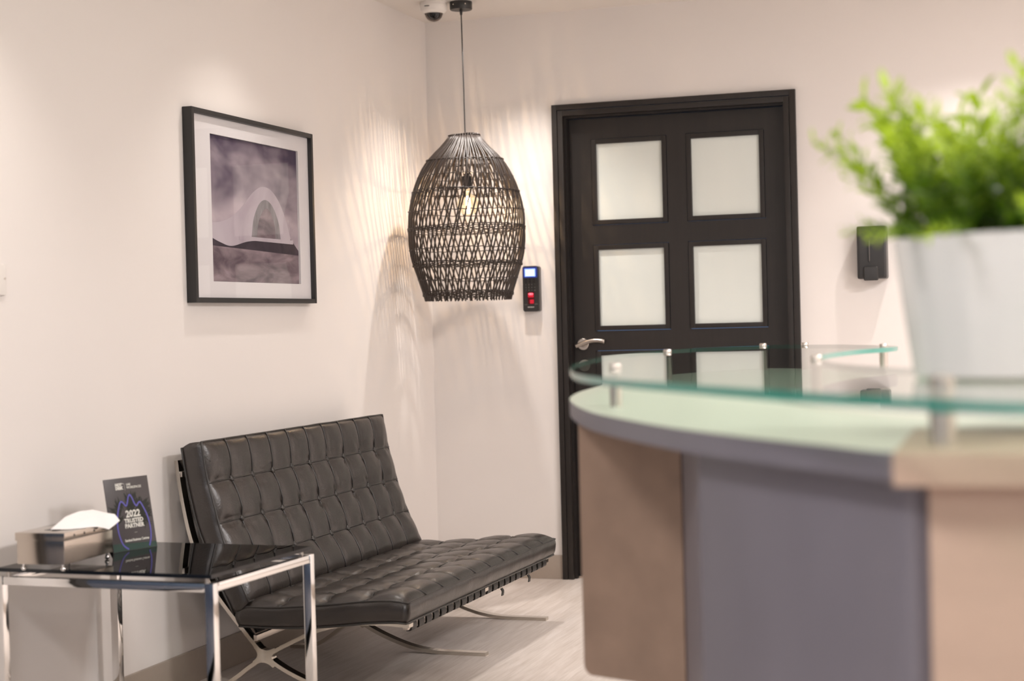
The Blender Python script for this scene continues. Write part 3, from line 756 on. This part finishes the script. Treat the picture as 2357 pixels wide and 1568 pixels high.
# saddle straps under the seat, wrapping the front bar
sp = [(.236, .190), (.236, .212), (.34, .212), (.49, .218), (.64, .234), (.745, .243), (.764, .238), (.764, .216), (.748, .213)]
v, f = strap_bar(sp, 0, .043, .003)
for k in range(22):
    t_ = .030+k*(1.365-.030)/21
    if k == 0: so = new('seat_strap', v, f, m_strap, sf); sm_ = so.data
    else: so = bpy.data.objects.new('seat_strap', sm_); COL.objects.link(so); so.parent = sf
    so.location = (0, t_, 0)
sp = [(-.012, .700), (.006, .745), (.022, .70), (.042, .60), (.062, .52), (.092, .44), (.13, .36), (.175, .28), (.215, .215), (.232, .185)]
v, f = strap_bar([(s-.012, z) for s, z in sp], 0, .046, .003)
for k in range(18):
    t_ = .045+k*(1.345-.045)/17
    if k == 0: so = new('back_strap', v, f, m_strap, sf); sm_ = so.data
    else: so = bpy.data.objects.new('back_strap', sm_); COL.objects.link(so); so.parent = sf
    so.location = (0, t_, 0)
for t_, z in ((1.165, .212), (.86, .210)):
    v, f = strap_bar([(.764, z), (.770, z-.010), (.768, z-.026)], t_, .020, .003); new('strap_end', v, f, m_strap, sf)

# ------------------------------------------------------------------ side table
aT = math.radians(2.4); TA = Vector((0.690, -3.424, 0))
tb = empty('side_table', (TA.x, TA.y, 0), -aT, label='square steel side table with smoked black glass top', cat='table')
TWd, TLn, TZ = .670, .556, .540                        # along -x, along +y, top of glass
# local frame: origin near-front corner, x to the wall is negative
q = .025
def tbox(name, lo, hi, m, bev=.003): return box(name, lo, hi, m, tb, bev=bev)
BZ = TZ-.0215                                          # top of the rails
for x in (-q, -TWd):
    for y in (0, TLn-q):
        tbox('leg', (x, y, 0), (x+q, y+q, BZ-.0002), m_chrome, .0025)
tbox('rail', (-TWd+q, 0.0002, BZ-.024), (-q, q, BZ), m_chrome, .008); tbox('rail', (-TWd+q, TLn-q, BZ-.024), (-q, TLn-.0002, BZ), m_chrome, .008)
tbox('rail', (-q, q, BZ-.024), (-.0002, TLn-q, BZ), m_chrome, .008); tbox('rail', (-TWd+.0002, q, BZ-.024), (-TWd+q, TLn-q, BZ), m_chrome, .008)
for x in (-.030, -TWd+.030):
    for y in (.022, TLn-.022):
        lathe('glass_pad', [(0, BZ-.001), (.006, BZ-.001), (.006, TZ-.010), (0, TZ-.010)], m_steel, tb, 16, loc=(x, y, 0))
gt = prism('glass_top', [(-TWd+.004, .006), (-.008, .006), (-.008, TLn-.004), (-TWd+.004, TLn-.004)], TZ-.010, TZ, [m_smoke, m_smoke_edge], tb, 1)

# tissue box on the table
NL, NN, NR = Vector((.118, -3.407)), Vector((.263, -3.432)), Vector((.242, -3.178))
d1 = (NN-NL); ang1 = math.radians(1.5)
tx = empty('tissue_box', (NN.x, NN.y, TZ), ang1, label='polished metal tissue box with a white tissue sticking out', cat='tissue box')
W1, L1 = .142, .245
def tl(x, y, z): return (x, y, z)
fz = .018
box('case', (-W1, 0, fz), (0, L1, fz+.078), mat('polished_metal', (.56, .50, .44), .13, 1.0, var=.03), tx, bev=.004)
boxes('lid', [((-W1-.003, -.003, fz+.062), (.003, L1+.003, fz+.084))], bpy.data.materials['polished_metal'], tx, bev=.003)
box('slot', (-W1/2-.018, .05, fz+.0838), (-W1/2+.018, L1-.05, fz+.0846), m_black, tx)
for x, y in ((-.012, .012), (-W1+.012, .012), (-.012, L1-.012), (-W1+.012, L1-.012)):
    ft = lathe('foot', [(0, .019), (.004, .019), (.004, .0125)]+[(.007*math.sin(a), .0065+.0065*math.cos(a)) for a in [.6+(PI-.6)*k/8 for k in range(9)]], m_chrome, tx, 16, loc=(x, y, 0))
for k in range(3): 
    lathe('vent_hole', [(0, 0), (.0035, 0), (.0035, .0005), (0, .0005)], m_black, tx, 12).matrix_local = Matrix.Translation((.0031, .045+k*.05, fz+.073)) @ Matrix.Rotation(PI/2, 4, 'Y')
# folded tissue: a creased sheet rising from the slot and flopping towards the room
rowsT = [  # four rows from the slot over the crest to the hanging edge
    [(-.071, .060, .082), (-.071, .110, .084), (-.071, .160, .084), (-.071, .205, .082)],
    [(-.064, .040, .088), (-.064, .110, .112), (-.062, .175, .120), (-.060, .245, .116)],
    [(-.020, .062, .086), (-.014, .125, .104), (-.006, .185, .108), (.002, .255, .104)],
    [(.002, .098, .086), (.012, .145, .083), (.022, .190, .070), (.026, .240, .088)]]
def lin_path(pts, n):
    P = [Vector(p) for p in pts]; o_ = []
    for i in range(len(P)-1):
        for k in range(n): o_.append(P[i].lerp(P[i+1], k/n))
    return o_+[P[-1]]
def interp_rows(rows, n1=4, n2=4):
    cols_ = [lin_path(r, n2) for r in rows]; K = len(cols_[0]); out = []
    for k in range(K): out.append(lin_path([c[k] for c in cols_], n1))
    return out
G = interp_rows(rowsT); vs = []; fs = []
for a in G:
    for p in a:
        n_ = noise.noise(p*40)*.0015; vs.append((p.x, p.y, p.z+fz+n_))
A_, B_ = len(G), len(G[0])
for i in range(A_-1):
    for j in range(B_-1): fs.append((i*B_+j, i*B_+j+1, (i+1)*B_+j+1, (i+1)*B_+j))
ti = new('tissue', vs, fs, m_paper, tx, False); md = ti.modifiers.new('s', 'SOLIDIFY'); md.thickness = .0008

# printed award card
BL, BR = Vector((.198, -3.089, TZ)), Vector((.247, -2.934, TZ))
exC = (BR-BL).normalized(); nC = Vector((exC.y, -exC.x, 0)); lean = math.radians(10)
upC = Vector((0, 0, math.cos(lean)))-nC*math.sin(lean); CW, CH = (BR-BL).length, .2085
cd = empty('award_card', BL, 0, label='black printed card with violet outline reading 2022 TRUSTED PARTNER', cat='card')
MC = frame_mtx((0, 0, 0), exC, upC)      # card plane: x right, y up, z towards the room
def cflat(name, pts, m, layer, parent, th=.0002):
    z = .0003+layer*.0003
    vs = [MC @ Vector((x, y, z)) for x, y in pts]; me = bpy.data.meshes.new(name); me.from_pydata([tuple(v_) for v_ in vs], [], [tuple(range(len(vs)))]); me.update()
    bm = bmesh.new(); bm.from_mesh(me); bmesh.ops.triangulate(bm, faces=bm.faces); bm.to_mesh(me); bm.free()
    return link(name, me, m, parent)
m_card = mat('card_print_dark', (.062, .054, .056), .35, var=.08, scale=6)
m_cgreen = mat('card_print_green', (.016, .050, .040), .35); m_cleaf = mat('card_print_leaves', (.005, .008, .003), .4, var=.6, scale=60)
m_violet = mat('card_print_violet', (.105, .095, .40), .4); m_ctext = mat('card_print_text', (.72, .70, .64), .5)
m_acr = mat('acrylic', (.10, .10, .10), .1)
bm = bmesh.new(); bm_box(bm, (CW/2, CH/2, -.0015), (CW, CH, .003), .0008); bm.transform(MC); panel = bm_obj('panel', bm, m_card, cd, auto=.6)
# easel foot behind
fv = [MC @ Vector(p) for p in ((.06, .10, -.003), (.10, .10, -.003), (.10, .002, -.003), (.06, .002, -.003))]
bx = -nC*.075
vs = [fv[0], fv[1], Vector((fv[1].x+bx.x, fv[1].y+bx.y, .0005)), Vector((fv[0].x+bx.x, fv[0].y+bx.y, .0005))]
vs2 = [v_-nC*.002 for v_ in vs]; 
new('easel_leg', vs+vs2, [(0, 1, 2, 3), (7, 6, 5, 4), (0, 4, 5, 1), (1, 5, 6, 2), (2, 6, 7, 3), (3, 7, 4, 0)], m_black, cd)
cflat('green_band', [(.001, .001), (CW-.001, .001), (CW-.001, .016), (.001, .024)], m_cgreen, 0, panel)
rl = random.Random(5); V_ = []; F_ = []
def leafset(cx0, cy0, n, L0, a0, a1):
    for _ in range(n):
        a = rl.uniform(a0, a1); L2 = L0*rl.uniform(.5, 1); w = L2*.07+.0006; x0 = cx0+rl.uniform(-.012, .012); y0 = cy0+rl.uniform(-.012, .012)
        d = Vector((math.cos(a), math.sin(a))); nn = Vector((-d.y, d.x)); p0 = Vector((x0, y0))
        pts = [p0, p0+d*L2*.45+nn*w, p0+d*L2, p0+d*L2*.45-nn*w]
        pts = [Vector((min(max(p.x, .001), CW-.001), min(max(p.y, .030), CH-.01))) for p in pts]
        o_ = len(V_); V_.extend([tuple(MC @ Vector((p.x, p.y, .0004+.0000005*o_))) for p in pts]); F_.append((o_, o_+1, o_+2, o_+3))
leafset(.045, .105, 34, .045, 1.2, 3.9); leafset(.085, .125, 46, .045, .2, 2.9); leafset(.12, .115, 46, .045, -.9, 2.2); leafset(.09, .10, 60, .035, 0, 6.3); leafset(.13, .09, 50, .032, 0, 6.3)
lfs = new('printed_leaves', V_, F_, m_cleaf, panel)
def outl(pts, n=6): return [(p.x, p.y) for p in smooth_path([(a, b, 0) for a, b in pts], n)]
tl_ = [(.058, .004), (.040, .018), (.030, .045), (.028, .075), (.034, .105), (.044, .130), (.052, .141), (.060, .138), (.069, .128), (.075, .133), (.082, .150), (.089, .158), (.096, .150), (.104, .130), (.111, .125), (.117, .131), (.125, .134), (.133, .122), (.145, .095), (.151, .060), (.148, .030), (.138, .006)]
tl_ = [(x*CW/.168, y*CH/.2085) for x, y in tl_]
O2 = outl(tl_)
vs = []; fs = []; hw = .0024
for i, p in enumerate(O2):
    a = O2[max(0, i-1)]; c = O2[min(len(O2)-1, i+1)]; t = Vector((c[0]-a[0], c[1]-a[1])).normalized(); n_ = Vector((-t.y, t.x))
    for s in (-1, 1): vs.append(tuple(MC @ Vector((p[0]+n_.x*hw*s, p[1]+n_.y*hw*s, .0009))))
for i in range(len(O2)-1): fs.append((2*i, 2*i+1, 2*i+3, 2*i+2))
new('violet_outline', vs, fs, m_violet, panel)
def ctext(nm, s, x, y, size, bold=0, align='CENTER', sp=1.0, ls=1.0, xs=1.0):
    return text(nm, s, size, m_ctext, panel, MC @ Matrix.Translation((x, y, .0010)), align, bold, .0001, xs, sp, ls)
ctext('lettering', '2022', .089, .095, .0270, .0010, xs=1.0)
ctext('lettering', 'TRUSTED\nPARTNER', .089, .0790, .0165, .0007, ls=.88)
ctext('lettering', 'Sentinel Business Centres', .091, .0260, .0102, .0003, xs=.84)
ctext('lettering', '—', .090, .047, .010)
ctext('lettering', 'UAE\nWORKSPACES', .079, .1850, .0092, .0002, 'LEFT', ls=.95, xs=.92)
ctext('lettering', 'HOT\nDESK', .0385, .1855, .0112, .0008, 'LEFT', ls=.86, xs=1.0)
cflat('divider', [(.072, .172), (.0726, .172), (.0726, .192), (.072, .192)], m_ctext, 2, panel)
cflat('divider', [(.0635, .1925), (.0700, .1925), (.0700, .1910), (.0635, .1910)], m_ctext, 2, panel)

# ------------------------------------------------------------------ reception desk
ZG, ZC = 1.073, 1.002
outer = [(3.75, -5.66), (3.25, -5.66), (2.90, -5.60), (2.705, -5.543), (2.585, -5.42), (2.445, -5.25), (2.28, -5.02), (2.12, -4.79), (1.985, -4.54), (1.879, -4.23), (1.79, -3.90),
         (1.715, -3.50), (1.665, -3.08), (1.668, -2.74), (1.715, -2.44), (1.80, -2.24), (1.90, -2.10)]
inner = [(2.14, -2.26), (2.333, -2.666), (2.262, -3.05), (2.240, -3.45), (2.290, -3.85), (2.40, -4.25), (2.60, -4.55), (2.85, -4.64), (3.20, -4.67), (3.75, -4.68)]
def spath(pts, n=6): return [(p.x, p.y) for p in smooth_path([(a, b, 0) for a, b in pts], n)]
def offset(pts, d):
    out = []
    for i, p in enumerate(pts):
        a = pts[max(0, i-1)]; c = pts[min(len(pts)-1, i+1)]; t = Vector((c[0]-a[0], c[1]-a[1])).normalized(); out.append((p[0]-t.y*-1*d*-1 if False else p[0]+t.y*d, p[1]-t.x*d))
    return out
OP = spath(outer); IP = spath(inner)
dk = empty('reception_desk', (2.3, -4.0, 0), label='curved grey and brown reception desk with a glass upper shelf', cat='desk')
dk0 = Vector((2.3, -4.0))
def rel(pts): return [(x-dk0.x, y-dk0.y) for x, y in pts]
gsh = prism('glass_shelf', rel(OP+IP), ZG-.0115, ZG, [m_desk_glass, m_glass_edge], dk, 1); gsh['label'] = 'clear glass shelf with green edge'
# counter board: same outline
outer_c = [(3.75, -5.10), (3.25, -5.12), (2.90, -5.15), (2.70, -5.19), (2.560, -5.235), (2.464, -5.137), (2.328, -4.98), (2.190, -4.79), (2.023, -4.507), (1.936, -4.33), (1.847, -4.102), (1.764, -3.838),
           (1.700, -3.50), (1.665, -3.08), (1.672, -2.74), (1.715, -2.44), (1.80, -2.24), (1.90, -2.10)]
OPc = spath(outer_c)
co = prism('counter_board', rel(OPc+offset(IP, .004)), ZC-.032, ZC, [m_counter, m_desk_grey], dk, 1)
# curved front: inset from the counter
ins = offset(OPc, .045)
def wall_strip(name, pts, th, z0, z1, m, parent=dk):
    a = pts; b_ = offset(pts, th); return prism(name, rel(a+b_[::-1]), z0, z1, m, parent)
# find parameter ranges along OP: index 9 of outer = tip side
def seg(pts, k0, k1, n=6): return pts[int(k0*n):int(k1*n)+1]
wall_strip('front_panel', seg(ins, 2.6, 7.0), .03, .04, ZC-.032, m_desk_grey)
E0 = ins[42]; wall_strip('return_panel', [E0, (2.030, -3.985)], .02, .04, ZC-.032, m_desk_grey)
ins2 = offset(OP, .10)
wall_strip('end_panel', seg(offset(OPc, .12), 12.2, 17), .03, .46, ZC-.032, m_desk_brown)
wall_strip('plinth', [(2.34, -4.70), (2.14, -4.05), (2.02, -3.6), (1.98, -2.9), (2.02, -2.6)], .03, 0, .46, m_plinth)
wall_strip('back_panel', seg(offset(IP, .05), 0.5, 8.5), .025, .04, ZC-.032, m_counter)
# flat rounded brown panel facing the room at the desk end
PA, PB = Vector((1.812, -3.905)), Vector((2.045, -4.006))
ex = (PB-PA).normalized(); nn = Vector((ex.y, -ex.x)); wp = (PB-PA).length
pts = []
z0, z1, r = .440, ZC-.033, .022
for cx_, cz_, a0 in ((wp-r*.4, z1-r*.4, 0), (r*.4, z1-r*.4, PI/2), (r, z0+r, PI), (wp-r*.3, z0+r*.3, 1.5*PI)):
    rr = r if (a0 == PI) else (r*.4 if a0 in (0, PI/2) else r*.3)
    for k in range(6):
        a = a0+PI/2*k/5; pts.append((cx_+rr*math.cos(a), cz_+rr*math.sin(a)))
n = len(pts)
vs = [(PA.x+ex.x*x+nn.x*.02-dk0.x, PA.y+ex.y*x+nn.y*.02-dk0.y, z) for x, z in pts]+[(PA.x+ex.x*x-nn.x*.02-dk0.x, PA.y+ex.y*x-nn.y*.02-dk0.y, z) for x, z in pts]
o = new('brown_panel', vs, [tuple(range(n)), tuple(range(2*n-1, n-1, -1))]+[(i, (i+1) % n, n+(i+1) % n, n+i) for i in range(n)], m_desk_brown, dk, True); sharp(o.data, .6)
# right-hand tan block with a thick top
e2 = Vector((.995, .02)).normalized(); n2 = Vector((e2.y, -e2.x))
def oblock(name, p, w_, d_, z0, z1, m, bev=.004):
    bm = bmesh.new(); bm_box(bm, (w_/2, d_/2, (z0+z1)/2), (w_, d_, z1-z0), bev)
    R_ = Matrix.Rotation(math.atan2(e2.y, e2.x), 4, 'Z'); bm.transform(Matrix.Translation((p[0]-dk0.x, p[1]-dk0.y, 0)) @ R_)
    return bm_obj(name, bm, m, dk, auto=.6)
oblock('side_top', (2.556, -5.275), 1.1, .42, ZC-.036, ZC+.002, m_desk_tan)
oblock('side_body', (2.592, -5.235), 1.0, .34, .04, ZC-.036, m_desk_tan)
# standoffs between counter and glass
def standoff(x, y, r=.013, cap=.004, top=.006, z0=ZC, name='standoff'):
    so_ = lathe(name, [(0, z0), (r, z0), (r, ZG-.0115-.0005), (0, ZG-.0115-.0005)], m_steel, dk, 24, loc=(x-dk0.x, y-dk0.y, 0))
    lathe('cap', [(0, ZG+.0002), (r*.95, ZG+.0002), (r*.95, ZG+top), (r*.8, ZG+top+.002), (0, ZG+top+.002)], m_steel, so_, 24, loc=(x-dk0.x, y-dk0.y, 0))
for x, y in ((1.958, -4.205), (1.765, -2.92), (1.905, -2.26), (2.28, -3.86), (2.03, -2.27), (2.300, -2.72)): standoff(x, y, .011)
standoff(2.605, -5.165, .0155, top=.012, z0=ZC+.002)

# ------------------------------------------------------------------ potted plant
PCX, PCY = 2.712, -4.875
pt = empty('potted_plant', (PCX, PCY, ZG+.0008), label='bright green leafy plant in a white pot on the glass shelf', cat='plant')
rt, rb, hh = .185, .161, .184
prof = [(0, 0), (rb-.006, 0), (rb, .004)]+[(rb+(rt-rb)*k/8, .004+(hh-.004)*k/8) for k in range(1, 9)]+[(rt-.003, hh+.002), (rt-.008, hh), (rt-.010, hh-.03), (0, hh-.03)]
K = len(prof); NN_ = 96; vs = []; fs = []
for i in range(NN_):
    a = 2*PI*i/NN_
    for r, z in prof:
        rr = r*(1+.004*math.cos(a*24)) if r > .1 else r
        vs.append((rr*math.cos(a), rr*math.sin(a), z))
for i in range(NN_):
    j = (i+1) % NN_
    for k in range(K-1): fs.append((i*K+k, j*K+k, j*K+k+1, i*K+k+1))
me = bpy.data.meshes.new('pot'); me.from_pydata(vs, [], fs); bm = bmesh.new(); bm.from_mesh(me); bmesh.ops.remove_doubles(bm, verts=bm.verts, dist=1e-6); bmesh.ops.recalc_face_normals(bm, faces=bm.faces); bm.to_mesh(me); bm.free()
o = link('pot', me, m_pot, pt, True); sharp(me, .7)
lathe('soil', [(0, hh-.012), (.10, hh-.014), (rt-.011, hh-.02)], m_soil, pt, 32)
def sprig_mesh(seed, Ls=.17, bend=.55):
    rnd = random.Random(seed); parts = []
    path = []; K = 9; ph = rnd.uniform(-.3, .3)
    for k in range(K):
        t = k/(K-1); path.append(Vector((bend*Ls*t*t, ph*Ls*.4*t*t, Ls*t*(1-.25*bend*t))))
    sv, sf_ = tube_data(path, [.0016*(1-.6*k/(K-1)) for k in range(K)], 5)
    lv_, lf_ = [], []
    for k in range(26):
        t = .12+.88*k/25; i = min(K-2, int(t*(K-1))); p = path[i].lerp(path[i+1], t*(K-1)-i); td = (path[i+1]-path[i]).normalized()
        az = k*2.4+rnd.uniform(-.3, .3); side = Vector((math.cos(az), math.sin(az), 0)); side = (side-td*side.dot(td)).normalized()
        d = (side*.75+td*rnd.uniform(.5, .95)).normalized(); L2 = rnd.uniform(.028, .046)*(1-.25*t); wv = d.cross(td).normalized()*L2*.17; nv_ = wv.cross(d).normalized()
        o_ = len(lv_)
        lv_ += [p, p+d*L2*.35+wv, p+d*L2*.40+nv_*L2*.05, p+d*L2*.35-wv, p+d*L2*.75+wv*.7, p+d*L2*.75-wv*.7, p+d*L2-nv_*L2*.12]
        lf_ += [(o_, o_+1, o_+2), (o_, o_+2, o_+3), (o_+1, o_+4, o_+6, o_+2), (o_+2, o_+6, o_+5, o_+3)]
    return sv, sf_, lv_, lf_
SPM = []
for sd in range(7):
    sv, sf_, lv_, lf_ = sprig_mesh(sd, .18+.020*(sd % 4), .10+.11*(sd % 4))
    o_ = len(sv); me = bpy.data.meshes.new('sprig'); me.from_pydata([tuple(p) for p in sv+lv_], [], sf_+[tuple(i+o_ for i in f_) for f_ in lf_]); me.update()
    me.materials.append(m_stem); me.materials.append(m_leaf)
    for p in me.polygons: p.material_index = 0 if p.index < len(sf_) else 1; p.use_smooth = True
    SPM.append(me)
rp = random.Random(11)
for k in range(190):
    rr = rt*.86*math.sqrt(rp.random()); a = rp.uniform(0, 2*PI)
    o = bpy.data.objects.new('sprig', SPM[k % 7]); COL.objects.link(o); o.parent = pt
    o.location = (rr*math.cos(a), rr*math.sin(a), hh-.016)
    tilt = (rr/rt)**1.6*.30+rp.uniform(-.10, .16)
    if k >= 176:                                   # a few sprigs hang over the rim
        a = 2*PI*(k-176)/14+.2; o.location = (rt*.80*math.cos(a), rt*.80*math.sin(a), hh+.001); o.rotation_euler = (0, 1.15+.1*math.sin(k), a); o.scale = (.52, .52, .52); continue
    o.rotation_euler = (0, tilt, a+rp.uniform(-.5, .5)); s_ = rp.uniform(.55, .98) if rp.random() < .85 else rp.uniform(1.0, 1.25); o.scale = (s_, s_, s_)
